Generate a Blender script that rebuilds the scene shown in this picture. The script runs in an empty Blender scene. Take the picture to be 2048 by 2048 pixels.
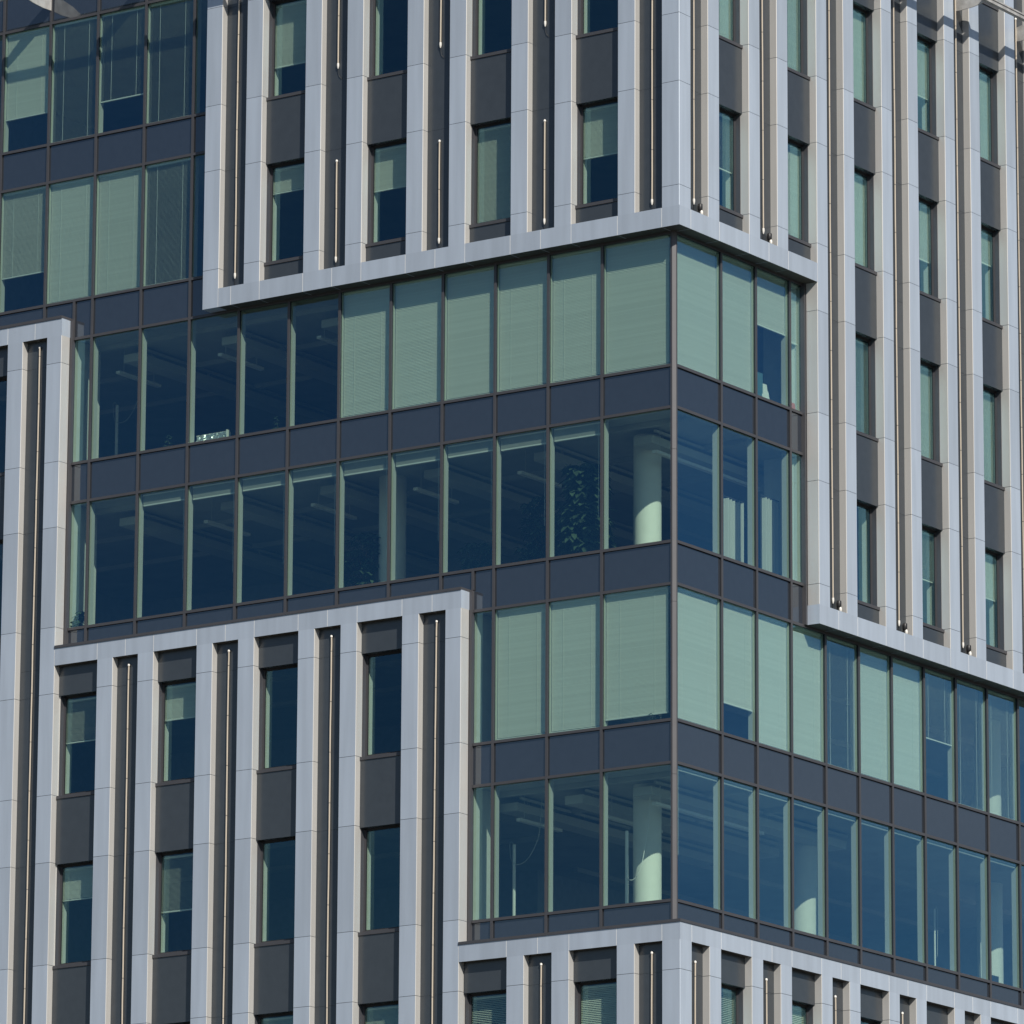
import bpy, bmesh, math, random
from mathutils import Matrix, Vector
random.seed(7)
S = bpy.context.scene
COL = S.collection
ZG = 36.5                      # height of the reference level (top of the upper ledge) above the ground

# ------------------------------------------------------------------ camera
cam = bpy.data.cameras.new("camera"); camo = bpy.data.objects.new("camera", cam); COL.objects.link(camo)
cam.sensor_width = 36.0; cam.lens = 12621.3 / 2048 * 36.0; cam.clip_start = 1; cam.clip_end = 4000
yaw, pitch, roll = math.radians(-34.5631), math.radians(13.2328), math.radians(0.3023)
F = Vector((math.sin(yaw)*math.cos(pitch), math.cos(yaw)*math.cos(pitch), math.sin(pitch)))
R0 = Vector((math.cos(yaw), -math.sin(yaw), 0)); U0 = R0.cross(F)
RV = R0*math.cos(roll) + U0*math.sin(roll); UV = -R0*math.sin(roll) + U0*math.cos(roll)
m = Matrix((RV, UV, -F)).transposed().to_4x4(); m.translation = Vector((66.0456, -101.7034, -34.8275 + ZG))
camo.matrix_world = m
S.camera = camo

# ------------------------------------------------------------------ light
SUN = Vector((1.53, -1.0, 1.29)).normalized()
w = bpy.data.worlds.new("World"); S.world = w; w.use_nodes = True
nt = w.node_tree; bg = nt.nodes["Background"]
sky = nt.nodes.new("ShaderNodeTexSky"); sky.sky_type = 'NISHITA'; sky.sun_disc = False
sky.sun_elevation = math.asin(SUN.z); sky.sun_rotation = math.atan2(SUN.x, SUN.y)
sky.air_density = 1.0; sky.dust_density = 0.3; sky.ozone_density = 4.0
tcw = nt.nodes.new("ShaderNodeTexCoord"); mpw = nt.nodes.new("ShaderNodeMapping"); mpw.inputs["Scale"].default_value = (2.2, 2.2, 6.0)
cn = nt.nodes.new("ShaderNodeTexNoise"); cn.inputs["Scale"].default_value = 1.6; cn.inputs["Detail"].default_value = 7; cn.inputs["Roughness"].default_value = .6
cr = nt.nodes.new("ShaderNodeMapRange"); cr.inputs["From Min"].default_value = .50; cr.inputs["From Max"].default_value = .78; cr.inputs["To Max"].default_value = .5
cm = nt.nodes.new("ShaderNodeMix"); cm.data_type = 'RGBA'; cm.inputs[7].default_value = (8.0, 8.6, 9.2, 1)
nt.links.new(tcw.outputs["Generated"], mpw.inputs[0]); nt.links.new(mpw.outputs[0], cn.inputs["Vector"]); nt.links.new(cn.outputs["Fac"], cr.inputs["Value"])
nt.links.new(cr.outputs[0], cm.inputs[0]); nt.links.new(sky.outputs[0], cm.inputs[6])
nt.links.new(cm.outputs[2], bg.inputs[0]); bg.inputs[1].default_value = 0.07
sl = bpy.data.lights.new("sun", 'SUN'); sl.energy = 4.4; sl.angle = math.radians(0.5); sl.color = (1.0, 0.93, 0.83)
slo = bpy.data.objects.new("sun", sl); COL.objects.link(slo)
slo.rotation_euler = SUN.to_track_quat('Z', 'Y').to_euler(); slo.location = (40, -60, 90)
S.view_settings.view_transform = 'Standard'; S.view_settings.look = 'None'
S.view_settings.exposure = 0.0; S.view_settings.gamma = 1.0
S.render.engine = 'CYCLES'
S.cycles.max_bounces = 10; S.cycles.diffuse_bounces = 4; S.cycles.transparent_max_bounces = 16

# ------------------------------------------------------------------ materials
def mat(name, col, rough=0.5, metal=0.0, spec=0.5, var=0.0, noise=0.0, nscale=6.0, bump=0.0, coat=0.0, stretch=(1,1,1)):
    m = bpy.data.materials.new(name); m.use_nodes = True
    n = m.node_tree; p = n.nodes["Principled BSDF"]
    p.inputs["Roughness"].default_value = rough; p.inputs["Metallic"].default_value = metal
    p.inputs["Specular IOR Level"].default_value = spec
    p.inputs["Coat Weight"].default_value = coat
    c = n.nodes.new("ShaderNodeRGB"); c.outputs[0].default_value = (*col, 1)
    last = c.outputs[0]
    tc = n.nodes.new("ShaderNodeTexCoord")
    if var:
        g = n.nodes.new("ShaderNodeNewGeometry"); mr = n.nodes.new("ShaderNodeMapRange")
        mr.inputs["To Min"].default_value = 1-var; mr.inputs["To Max"].default_value = 1+var
        n.links.new(g.outputs["Random Per Island"], mr.inputs["Value"])
        mx = n.nodes.new("ShaderNodeMix"); mx.data_type = 'RGBA'; mx.blend_type = 'MULTIPLY'; mx.inputs[0].default_value = 1
        n.links.new(last, mx.inputs[6]); n.links.new(mr.outputs[0], mx.inputs[7]); last = mx.outputs[2]
    if noise:
        mp = n.nodes.new("ShaderNodeMapping"); mp.inputs["Scale"].default_value = stretch
        n.links.new(tc.outputs["Object"], mp.inputs[0])
        no = n.nodes.new("ShaderNodeTexNoise"); no.inputs["Scale"].default_value = nscale; no.inputs["Detail"].default_value = 6
        n.links.new(mp.outputs[0], no.inputs["Vector"])
        mr = n.nodes.new("ShaderNodeMapRange"); mr.inputs["From Min"].default_value = .3; mr.inputs["From Max"].default_value = .7
        mr.inputs["To Min"].default_value = 1-noise; mr.inputs["To Max"].default_value = 1+noise
        n.links.new(no.outputs["Fac"], mr.inputs["Value"])
        mx = n.nodes.new("ShaderNodeMix"); mx.data_type = 'RGBA'; mx.blend_type = 'MULTIPLY'; mx.inputs[0].default_value = 1
        n.links.new(last, mx.inputs[6]); n.links.new(mr.outputs[0], mx.inputs[7]); last = mx.outputs[2]
        if bump:
            b = n.nodes.new("ShaderNodeBump"); b.inputs["Strength"].default_value = bump; b.inputs["Distance"].default_value = 0.02
            n.links.new(no.outputs["Fac"], b.inputs["Height"]); n.links.new(b.outputs[0], p.inputs["Normal"])
    n.links.new(last, p.inputs["Base Color"])
    return m

def streaks(m, amount=.55):
    n = m.node_tree; p = n.nodes["Principled BSDF"]; src = p.inputs["Base Color"].links[0].from_socket
    tc = n.nodes.new("ShaderNodeTexCoord"); mp = n.nodes.new("ShaderNodeMapping"); mp.inputs["Scale"].default_value = (22, 22, 1.6)
    n.links.new(tc.outputs["Object"], mp.inputs[0])
    no = n.nodes.new("ShaderNodeTexNoise"); no.inputs["Scale"].default_value = 1.0; no.inputs["Detail"].default_value = 3
    n.links.new(mp.outputs[0], no.inputs["Vector"])
    mr = n.nodes.new("ShaderNodeMapRange"); mr.inputs["From Min"].default_value = .735; mr.inputs["From Max"].default_value = .78; mr.inputs["To Max"].default_value = amount
    n.links.new(no.outputs["Fac"], mr.inputs["Value"])
    mx = n.nodes.new("ShaderNodeMix"); mx.data_type = 'RGBA'; mx.inputs[7].default_value = (.75,.76,.76,1)
    n.links.new(mr.outputs[0], mx.inputs[0]); n.links.new(src, mx.inputs[6]); n.links.new(mx.outputs[2], p.inputs["Base Color"])
    # faint broad grime
    mp2 = n.nodes.new("ShaderNodeMapping"); mp2.inputs["Scale"].default_value = (5, 5, .35); n.links.new(tc.outputs["Object"], mp2.inputs[0])
    n2 = n.nodes.new("ShaderNodeTexNoise"); n2.inputs["Detail"].default_value = 5; n2.inputs["Scale"].default_value = 1.0; n.links.new(mp2.outputs[0], n2.inputs["Vector"])
    m2 = n.nodes.new("ShaderNodeMapRange"); m2.inputs["From Min"].default_value = .35; m2.inputs["From Max"].default_value = .65; m2.inputs["To Min"].default_value = .93; m2.inputs["To Max"].default_value = 1.04
    n.links.new(n2.outputs["Fac"], m2.inputs["Value"])
    x2 = n.nodes.new("ShaderNodeMix"); x2.data_type = 'RGBA'; x2.blend_type = 'MULTIPLY'; x2.inputs[0].default_value = 1
    n.links.new(mx.outputs[2], x2.inputs[6]); n.links.new(m2.outputs[0], x2.inputs[7]); n.links.new(x2.outputs[2], p.inputs["Base Color"])

def glass(name, tint, refl, f0=0.075):
    m = bpy.data.materials.new(name); m.use_nodes = True
    n = m.node_tree; n.nodes.clear()
    out = n.nodes.new("ShaderNodeOutputMaterial")
    tr = n.nodes.new("ShaderNodeBsdfTransparent"); tr.inputs[0].default_value = (*tint, 1)
    gl = n.nodes.new("ShaderNodeBsdfGlossy"); gl.inputs["Color"].default_value = (*refl, 1); gl.inputs["Roughness"].default_value = 0.0
    tc = n.nodes.new("ShaderNodeTexCoord"); no = n.nodes.new("ShaderNodeTexNoise"); no.inputs["Scale"].default_value = 0.9
    n.links.new(tc.outputs["Object"], no.inputs["Vector"])
    b = n.nodes.new("ShaderNodeBump"); b.inputs["Strength"].default_value = 0.06; b.inputs["Distance"].default_value = 0.05
    oi = n.nodes.new("ShaderNodeObjectInfo"); wn = n.nodes.new("ShaderNodeTexWhiteNoise"); wn.noise_dimensions = '1D'
    n.links.new(oi.outputs["Random"], wn.inputs["W"])
    vs = n.nodes.new("ShaderNodeVectorMath"); vs.operation = 'MULTIPLY_ADD'; vs.inputs[1].default_value = (.05,.05,.05); vs.inputs[2].default_value = (-.025,-.025,-.025)
    n.links.new(wn.outputs["Color"], vs.inputs[0])
    va = n.nodes.new("ShaderNodeVectorMath"); va.operation = 'ADD'; vn = n.nodes.new("ShaderNodeVectorMath"); vn.operation = 'NORMALIZE'
    n.links.new(no.outputs["Fac"], b.inputs["Height"]); n.links.new(b.outputs[0], va.inputs[0]); n.links.new(vs.outputs[0], va.inputs[1])
    n.links.new(va.outputs[0], vn.inputs[0]); n.links.new(vn.outputs[0], gl.inputs["Normal"])
    lw = n.nodes.new("ShaderNodeLayerWeight"); lw.inputs[0].default_value = 0.5
    fr = n.nodes.new("ShaderNodeMath"); fr.operation = 'POWER'; fr.inputs[1].default_value = 3.0
    n.links.new(lw.outputs["Facing"], fr.inputs[0])
    mu = n.nodes.new("ShaderNodeMath"); mu.operation = 'MULTIPLY_ADD'; mu.inputs[1].default_value = 1.9; mu.inputs[2].default_value = f0
    mu.use_clamp = True
    n.links.new(fr.outputs[0], mu.inputs[0])
    mx = n.nodes.new("ShaderNodeMixShader")
    n.links.new(mu.outputs[0], mx.inputs[0]); n.links.new(tr.outputs[0], mx.inputs[1]); n.links.new(gl.outputs[0], mx.inputs[2])
    clear = n.nodes.new("ShaderNodeBsdfTransparent")
    geo = n.nodes.new("ShaderNodeNewGeometry"); mx2 = n.nodes.new("ShaderNodeMixShader")
    n.links.new(geo.outputs["Backfacing"], mx2.inputs[0]); n.links.new(mx.outputs[0], mx2.inputs[1]); n.links.new(clear.outputs[0], mx2.inputs[2])
    n.links.new(mx2.outputs[0], out.inputs[0])
    return m

M = {}
M['clad']   = mat("sky_blued_grey_cladding", (0.45, 0.515, 0.60), 0.36, 0.15, 0.5, var=0.055, noise=0.03, nscale=2.2, stretch=(1,1,.25))  # blue cast of the sky on the fronts is put into this colour
streaks(M['clad'])
M['ret']    = mat("light_grey_return", (0.485, 0.482, 0.47), 0.42, 0.1, 0.5, var=0.03, noise=0.04, nscale=3, stretch=(1,1,.2))  # side faces, without the sky blue painted into the fronts
M['seal']   = mat("pale_joint_seal", (0.80, 0.80, 0.78), 0.7)
M['core']   = mat("joint_shadow_backing", (0.06, 0.06, 0.065), 0.8)
M['anth']   = mat("anthracite_panel", (0.050, 0.059, 0.069), 0.26, 0.1, 0.8, var=0.05, noise=0.06, nscale=5, bump=.01)
M['frame']  = mat("grey_brown_aluminium", (0.078, 0.078, 0.086), 0.42, 0.2, 0.5, var=.04, noise=0.05, nscale=3)
M['gask']   = mat("black_gasket_head_shade", (0.012, 0.013, 0.016), 0.6)
M['flash']  = mat("dark_flashing", (0.055, 0.052, 0.055), 0.45, 0.2, noise=.06)
M['soff']   = mat("shaded_brown_soffit", (0.07, 0.065, 0.052), 0.6)  # brown darkened to carry the shade under the ledges
M['glass']  = glass("tinted_glass", (0.75, 0.90, 0.815), (0.26, 0.62, 0.90), 0.145)
M['wglass'] = glass("window_glass", (0.72, 0.86, 0.78), (0.28, 0.66, 0.92), 0.11)
M['sgl']    = mat("blue_grey_spandrel_glass", (0.025, 0.033, 0.047), 0.05, 0.0, 0.5, var=.0, noise=0.07, nscale=9)
M['sgl'].node_tree.nodes['Principled BSDF'].inputs['IOR'].default_value = 2.15
M['sgl'].node_tree.nodes['Principled BSDF'].inputs['Specular Tint'].default_value = (.92, .96, 1, 1)
M['inner']  = mat("white_inner_mullion", (0.52, 0.53, 0.51), 0.5)
M['slat']   = mat("cream_blind_slat", (0.75, 0.73, 0.66), 0.5, var=.04)
M['stk']    = mat("shaded_stacked_slats", (0.42, 0.42, 0.40), 0.6)  # blind slats darkened to carry the shade of the transom
M['rail']   = mat("white_blind_rail", (0.78, 0.78, 0.74), 0.4)
M['wallw']  = mat("white_plaster", (0.66, 0.66, 0.63), 0.8, noise=.04)
M['ceil']   = mat("pale_concrete_ceiling", (0.42, 0.42, 0.40), 0.85, noise=.10, nscale=1.2)
M['floor']  = mat("grey_carpet", (0.16, 0.16, 0.165), 0.95, noise=.15, nscale=14)
M['corew']  = mat("grey_core_wall", (0.30, 0.31, 0.32), 0.85, noise=.08)
M['colm']   = mat("painted_column", (0.76, 0.75, 0.70), 0.7, noise=.03)
M['tube']   = mat("warm_silicone_tube", (0.53, 0.465, 0.38), 0.55, noise=.05, nscale=3)
M['cap']    = mat("white_end_cap", (0.85, 0.83, 0.78), 0.3)
M['black']  = mat("black_plastic", (0.02, 0.02, 0.022), 0.45)
M['duct']   = mat("pale_duct_metal", (0.55, 0.55, 0.52), 0.5)
M['lampm']  = mat("white_lamp_body", (0.80, 0.80, 0.77), 0.4)
M['steel']  = mat("weathered_pale_steel", (0.46, 0.455, 0.44), 0.5, 0.2, noise=.25, nscale=5)
M['leaf']   = mat("green_leaf", (0.065, 0.105, 0.06), 0.5, var=.35)
M['bark']   = mat("brown_stem", (0.12, 0.08, 0.05), 0.8)
M['pot']    = mat("pale_clay_pot", (0.45, 0.42, 0.38), 0.7)
M['paper']  = mat("white_paper", (0.80, 0.80, 0.76), 0.8)
M['red']    = mat("coral_card", (0.62, 0.12, 0.08), 0.7)
M['fabric'] = mat("white_curtain_fabric", (0.52, 0.52, 0.49), 0.9)
M['foil']   = mat("crumpled_silver_foil", (0.62, 0.63, 0.62), 0.25, 0.7, noise=.3, nscale=14, bump=1.0)
M['stone']  = mat("dark_base_cladding", (0.12, 0.12, 0.125), 0.6, noise=.1)
M['pave']   = mat("grey_paving", (0.10, 0.10, 0.095), 0.9, noise=.15, nscale=.6)
M['screen'] = mat("blue_grey_glass_sheet", (0.10, 0.20, 0.24), 0.2)

# ------------------------------------------------------------------ mesh helpers
# facade space: s = metres from the corner along a face, d = depth behind the cladding plane, z = level
def P(face, s, d, z):
    return Vector((-s, d, z+ZG)) if face == 'L' else Vector((-d, s, z+ZG))
class MB:
    def __init__(self): self.bm = bmesh.new()
    def _face(self, vs, mi):
        f = self.bm.faces.new(vs); f.material_index = mi; return f
    def prism(self, face, poly, z0, z1, mi=0, side=None, capm=None):
        """poly = list of (s,d); side = material per edge"""
        b = [self.bm.verts.new(P(face, s, d, z0)) for s, d in poly]
        t = [self.bm.verts.new(P(face, s, d, z1)) for s, d in poly]
        n = len(poly)
        self._face(b, mi if capm is None else capm); self._face(t, mi if capm is None else capm)
        for i in range(n):
            self._face([b[i], b[(i+1) % n], t[(i+1) % n], t[i]], mi if side is None else side[i])
    def box(self, face, s0, s1, d0, d1, z0, z1, mi=0):
        self.prism(face, [(s0,d0),(s1,d0),(s1,d1),(s0,d1)], z0, z1, mi)
    def quadbar(self, pts0, pts1, mi=0):
        a = [self.bm.verts.new(p) for p in pts0]; b = [self.bm.verts.new(p) for p in pts1]
        n = len(a); self._face(a, mi); self._face(b, mi)
        for i in range(n): self._face([a[i], a[(i+1)%n], b[(i+1)%n], b[i]], mi)
    def tube(self, path, r, n=8, mi=0):
        rings = []
        for i, p in enumerate(path):
            rr = r[i] if isinstance(r, (list, tuple)) else r
            t = (path[min(i+1, len(path)-1)] - path[max(i-1, 0)]).normalized()
            x = t.orthogonal().normalized() if abs(t.z) < .9 else Vector((1,0,0)); x = (x - t*x.dot(t)).normalized(); y = t.cross(x)
            rings.append([self.bm.verts.new(p + (x*math.cos(a)+y*math.sin(a))*rr) for a in (2*math.pi*k/n for k in range(n))])
        for a, b in zip(rings, rings[1:]):
            for k in range(n): self._face([a[k], a[(k+1)%n], b[(k+1)%n], b[k]], mi).smooth = True
        for rg in (rings[0], rings[-1]): self._face([self.bm.verts.new(v.co) for v in rg], mi)
    def leaf(self, base, dirv, ln, wd, mi=0):
        up = Vector((0,0,1)); sd = dirv.cross(up)
        sd = sd.normalized() if sd.length > 1e-3 else Vector((1,0,0))
        dv = dirv.normalized(); nn = sd.cross(dv)
        pts = [base, base+dv*ln*.35+sd*wd*.5+nn*wd*.12, base+dv*ln*.7+sd*wd*.42-nn*wd*.05, base+dv*ln-nn*wd*.3, base+dv*ln*.7-sd*wd*.42-nn*wd*.05, base+dv*ln*.35-sd*wd*.5+nn*wd*.12]
        mid = base+dv*ln*.5+nn*wd*-.05
        v = [self.bm.verts.new(p) for p in pts]; c = self.bm.verts.new(mid)
        for i in range(6): self._face([v[i], v[(i+1)%6], c], mi)
    def build(self, name, mats, parent=None, recalc=True):
        if recalc: bmesh.ops.recalc_face_normals(self.bm, faces=self.bm.faces)
        me = bpy.data.meshes.new(name); 
        org = Vector((0,0,0))
        if parent is not None: org = world_loc(parent)
        elif self.bm.verts:
            xs = [v.co for v in self.bm.verts]
            org = Vector((sum(v.x for v in xs)/len(xs), sum(v.y for v in xs)/len(xs), min(v.z for v in xs)))
        for v in self.bm.verts: v.co -= org
        self.bm.to_mesh(me); self.bm.free()
        for k in (mats if isinstance(mats, (list, tuple)) else [mats]): me.materials.append(M[k])
        o = bpy.data.objects.new(name, me); COL.objects.link(o)
        if parent is not None: o.parent = parent
        else: o.location = org
        return o
def world_loc(o):
    v = Vector(o.location)
    while o.parent: o = o.parent; v = v + Vector(o.location)
    return v
def tag(o, label=None, cat=None, group=None, kind=None):
    if label: o['label'] = label
    if cat: o['category'] = cat
    if group: o['group'] = group
    if kind: o['kind'] = kind
    return o
def empty(name, loc, label, cat, group=None):
    e = bpy.data.objects.new(name, None); COL.objects.link(e); e.location = loc; e.empty_display_size = .2
    return tag(e, label, cat, group)

# ------------------------------------------------------------------ setting: ground
g = MB(); v = [g.bm.verts.new(p) for p in ((-900,-900,0),(900,-900,0),(900,900,0),(-900,900,0))]; g.bm.faces.new(v)
tag(g.build('ground', 'pave', None), kind='structure')

# ------------------------------------------------------------------ facade grid (metres)
PER, A0, B0, C0, D0, G0, M0, H = 2.6155, 1.064, 0.4193, 0.422, 2.6064, 0.332, 2.08, 3.6
PW = PER/2
def ps(k): return A0+(k-1)//2*PER if k % 2 else D0+(k-2)//2*PER
def pe(k): return ps(k)+B0
SILL, HEAD = 0.43, 2.57
ST, TT = -3.169, -4.026        # curtain wall sill and head transom of the top corner storey
DR = 0.165                     # recess depth
TOPZ, BOTZ = 10.0, -19.0
building = empty('office_building', (0, 0, 0), "grey office block with pale vertical piers, dark windows and glazed corner storeys", "building")

# ---- piers
def pier(face, s0, s1, z0, z1, D=.21, c0=True, c1=True):
    mb = MB(); cuts = [z0]
    for n in range(-8, 5):
        for j in (SILL+.002, 2.598):
            z = j+n*H
            if z0+.12 < z < z1-.12: cuts.append(z)
    cuts.append(z1); gp = .0045; ch = .009
    for a, b in zip(cuts, cuts[1:]):
        za = a+(gp if a > z0 else 0); zb = b-(gp if b < z1 else 0)
        mb.prism(face, [(s0,D),(s0,ch),(s0+ch,0),(s1-ch,0),(s1,ch),(s1,D)], za, zb, 0, side=[1,1,0,1,1,1])
    for z in cuts[1:-1]:
        mb.box(face, s0+.012, s1-.012, .012, D-.01, z-.03, z+.03, 2)
    return mb.build('pier', ['clad','ret','core'], building)
def cpier(z0, z1):
    mb = MB(); cuts = [z0]+[z for n in range(-8,5) for z in (SILL+n*H, 2.598+n*H) if z0+.12 < z < z1-.12]+[z1]
    gp = .0045; ch = .009; c = C0
    for a, b in zip(cuts, cuts[1:]):
        za = a+(gp if a > z0 else 0); zb = b-(gp if b < z1 else 0)
        mb.prism('L', [(c,.21),(c,ch),(c-ch,0),(ch,0),(0,ch),(0,c-ch),(ch,c),(.21,c),(.21,.21)], za, zb, 0, side=[1,1,0,0,0,1,1,0,0])
    for z in cuts[1:-1]: mb.box('L', .012, .2, .012, .2, z-.03, z+.03, 2); mb.box('L', .2, C0-.012, .012, .19, z-.03, z+.03, 2); mb.box('L', .012, .19, .2, C0-.012, z-.03, z+.03, 2)
    return mb.build('corner_pier', ['clad','ret','core'], building)
cpier(0, TOPZ); cpier(BOTZ, -14.8215)
for k in range(1, 10): pier('L', ps(k), pe(k), -.404 if k == 9 else 0, TOPZ, .30 if k == 9 else .21)
for k in (1,2,3): pier('L', ps(k), pe(k), BOTZ, -14.8215)
pier('L', 5.25, pe(4), BOTZ, -7.604, .275)
for k in range(5, 12): pier('L', ps(k), pe(k), BOTZ, -7.604)
pier('L', 15.70, pe(12), BOTZ, -.404, .275)
for k in (13,14): pier('L', ps(k), pe(k), BOTZ, -.404)
for k in (1,2,3): pier('R', ps(k), pe(k), 0, TOPZ); pier('R', ps(k), pe(k), BOTZ, -14.8215)
pier('R', ps(4), pe(4), -7.2, TOPZ, .275); pier('R', ps(4), pe(4), BOTZ, -14.8215)
for k in range(5, 13): pier('R', ps(k), pe(k), -7.2, TOPZ); pier('R', ps(k), pe(k), BOTZ, -14.8215)

# ---- ledges (pale horizontal bands)
def ledge_cuts(s0, s1):
    c = [C0]
    for j in range(0, 9):
        c += [pe(2*j+1), ps(2*j+2), (pe(2*j+2)+ps(2*j+3))/2]
    return [s0]+[x for x in c if s0+.15 < x < s1-.15]+[s1]
def ledge(face, s0, s1, z0, z1, corner=False, D=.36):
    mb = MB(); cuts = ledge_cuts(s0, s1); gp = .0065
    for i, (a, b) in enumerate(zip(cuts, cuts[1:])):
        aa = a+(gp if i else 0); bb = b-(gp if b < s1 else 0)
        if corner and i == 0:
            mb.prism(face, [(0.0,0.0),(bb,0),(bb,D),(D,D)], z0, z1, 0, capm=2)
        else: mb.prism(face, [(aa,0),(bb,0),(bb,D),(aa,D)], z0, z1, 0, capm=2)
    for x in cuts[1:-1]: mb.box(face, x-.02, x+.02, .0015, D-.02, z0+.004, z1-.004, 1)
    return mb.build('ledge', ['clad','seal','soff'], building)
ledge('L', 0, pe(9), -.404, 0, True) if False else ledge('L', 0, ps(9), -.404, 0, True)
ledge('R', 0, ps(4), -.404, 0, True)
ledge('R', ps(4), 20.5, -7.604, -7.2)
ledge('L', 15.70, 20.5, -.404, -.03)
ledge('L', 5.25, 15.70, -7.604, -7.233)
ledge('L', 0, 5.25, -14.8215, -14.474, True)
ledge('R', 0, 20.5, -14.8215, -14.474, True)

# ---- recess panels, spandrels, backing wall, windows
def recess(face, s0, s1, z0, z1):
    mb = MB(); cuts = [z0]+[2.598+n*H for n in range(-8,5) if z0+.3 < 2.598+n*H < z1-.3]+[z1]
    for a, b in zip(cuts, cuts[1:]): mb.box(face, s0-.004, s1+.004, DR, .205, a+.002, b-.002)
    return mb.build('recess_panel', ['anth'], building)
def window(face, s0, s1, zb):
    """punched window whose sill level is zb"""
    h = HEAD-SILL; zt = zb+h
    mb = MB()
    t = .014                                                     # lining
    mb.box(face, s0-.002, s0+t, .211, .35, zb, zt); mb.box(face, s1-t, s1+.002, .211, .35, zb, zt)
    mb.box(face, s0+t, s1-t, .30, .35, zt-t, zt, 1); mb.box(face, s0+t, s1-t, .30, .35, zb-.01, zb+t)  # head lining black, painting in the shade under the spandrel
    a, f, i = t, .030, .052                                      # frame and sash
    for a, b, dd in ((t, .030, .318), (.030, .052, .330)):
        mb.box(face, s0+a, s0+b, dd, .355, zb+a, zt-a); mb.box(face, s1-b, s1-a, dd, .355, zb+a, zt-a)
        mb.box(face, s0+b, s1-b, dd, .355, zb+a, zb+b); mb.box(face, s0+b, s1-b, dd, .355, zt-b, zt-a, 1)  # head members black too, same painted shade
    j = i+.012
    mb.box(face, s0+i, s0+j, .332, .35, zb+i, zt-i, 1); mb.box(face, s1-j, s1-i, .332, .35, zb+i, zt-i, 1)
    mb.box(face, s0+j, s1-j, .332, .35, zb+i, zb+j, 1); mb.box(face, s0+j, s1-j, .352, .37, zt-j, zt-i, 1)
    wo = mb.build('window', ['frame','gask'], building)
    gl = MB(); gl.box(face, s0+i-.004, s1-i+.004, .340, .346, zb+i-.004, zt-i+.004); gl.build('window_pane', ['wglass'], wo)
    si = MB(); si.prism(face, [(s0+.003,.142),(s1-.003,.142),(s1-.003,.299),(s0+.003,.299)], zb-.07, zb-.004)
    si.build('sill', ['frame'], wo)
    sp = MB()                                                    # soffit of the panel above
    return wo
def spandrel(face, s0, s1, z0, z1):
    mb = MB(); mb.box(face, s0-.003, s1+.003, DR, .298, z0, z1)
    return mb.build('spandrel_panel', ['anth'], building)
def block(face, kmax, z0, z1, rows, sfirst=0, corner=True, cols=None):
    """recess panels / windows of a cladding block; rows = sill levels"""
    wall = MB()
    j0 = 0
    for j in range(0, 9):
        if j == 0: a, b = C0, A0
        else: a, b = pe(2*j), ps(2*j+1)
        if sfirst-.01 <= a and b <= kmax+.01:
            recess(face, a, b, z0, z1)
        # backing behind pier-recess-pier
        wa, wb = (C0 if j == 0 else ps(2*j))-.0, pe(2*j+1)
        if j == 0: wa = .5
        wa2, wb2 = max(wa, sfirst), min(wb, kmax)
        if wb2 > wa2+.05: wall.box(face, wa2+.001, wb2-.001, .208, .57, z0+.002, z1)
        s0, s1 = pe(2*j+1), ps(2*j+2)
        if s0 >= sfirst-.01 and s1 <= kmax+.06:
            s1 = min(s1, kmax) if kmax-s1 < 0 else s1
            zs = sorted(rows)
            edges = [z0]
            for zb in zs:
                zt = zb+HEAD-SILL
                if zb > z0 and zt < z1: edges += [zb, zt]
            edges.append(z1)
            for n in range(0, len(edges), 2):
                if edges[n+1]-edges[n] > .02:
                    top = edges[n+1]-(.072 if n+1 < len(edges)-1 else 0)
                    spandrel(face, s0, s1, edges[n], top)
                    wall.box(face, s0+.001, s1-.001, .30, .57, edges[n]+.001, edges[n+1]-.001)
            for n in range(1, len(edges)-1, 2):
                window(face, s0, s1, edges[n])
    wall.build('backing_wall', ['wallw'], building)
up = [SILL, SILL+H]
block('L', pe(9), 0, TOPZ, up+[SILL+2*H])
block('R', pe(12), 0, TOPZ, up+[SILL+2*H])
block('R', pe(12), -7.2, 0, [SILL-H, SILL-2*H], sfirst=pe(4)-.02)
block('L', pe(14), -7.604, -.404, [SILL-H, SILL-2*H], sfirst=pe(12)-.02)
block('L', pe(14), BOTZ, -7.604, [SILL-3*H, SILL-4*H, SILL-5*H], sfirst=pe(4)-.02)
block('L', 5.25, BOTZ, -14.8215, [SILL-5*H])
block('R', pe(12), BOTZ, -14.8215, [SILL-5*H])
mb = MB(); mb.box('L', .5, 24, .5, 24, -ZG, BOTZ+.001); mb.build('lower_storeys', ['stone'], building)

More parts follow.
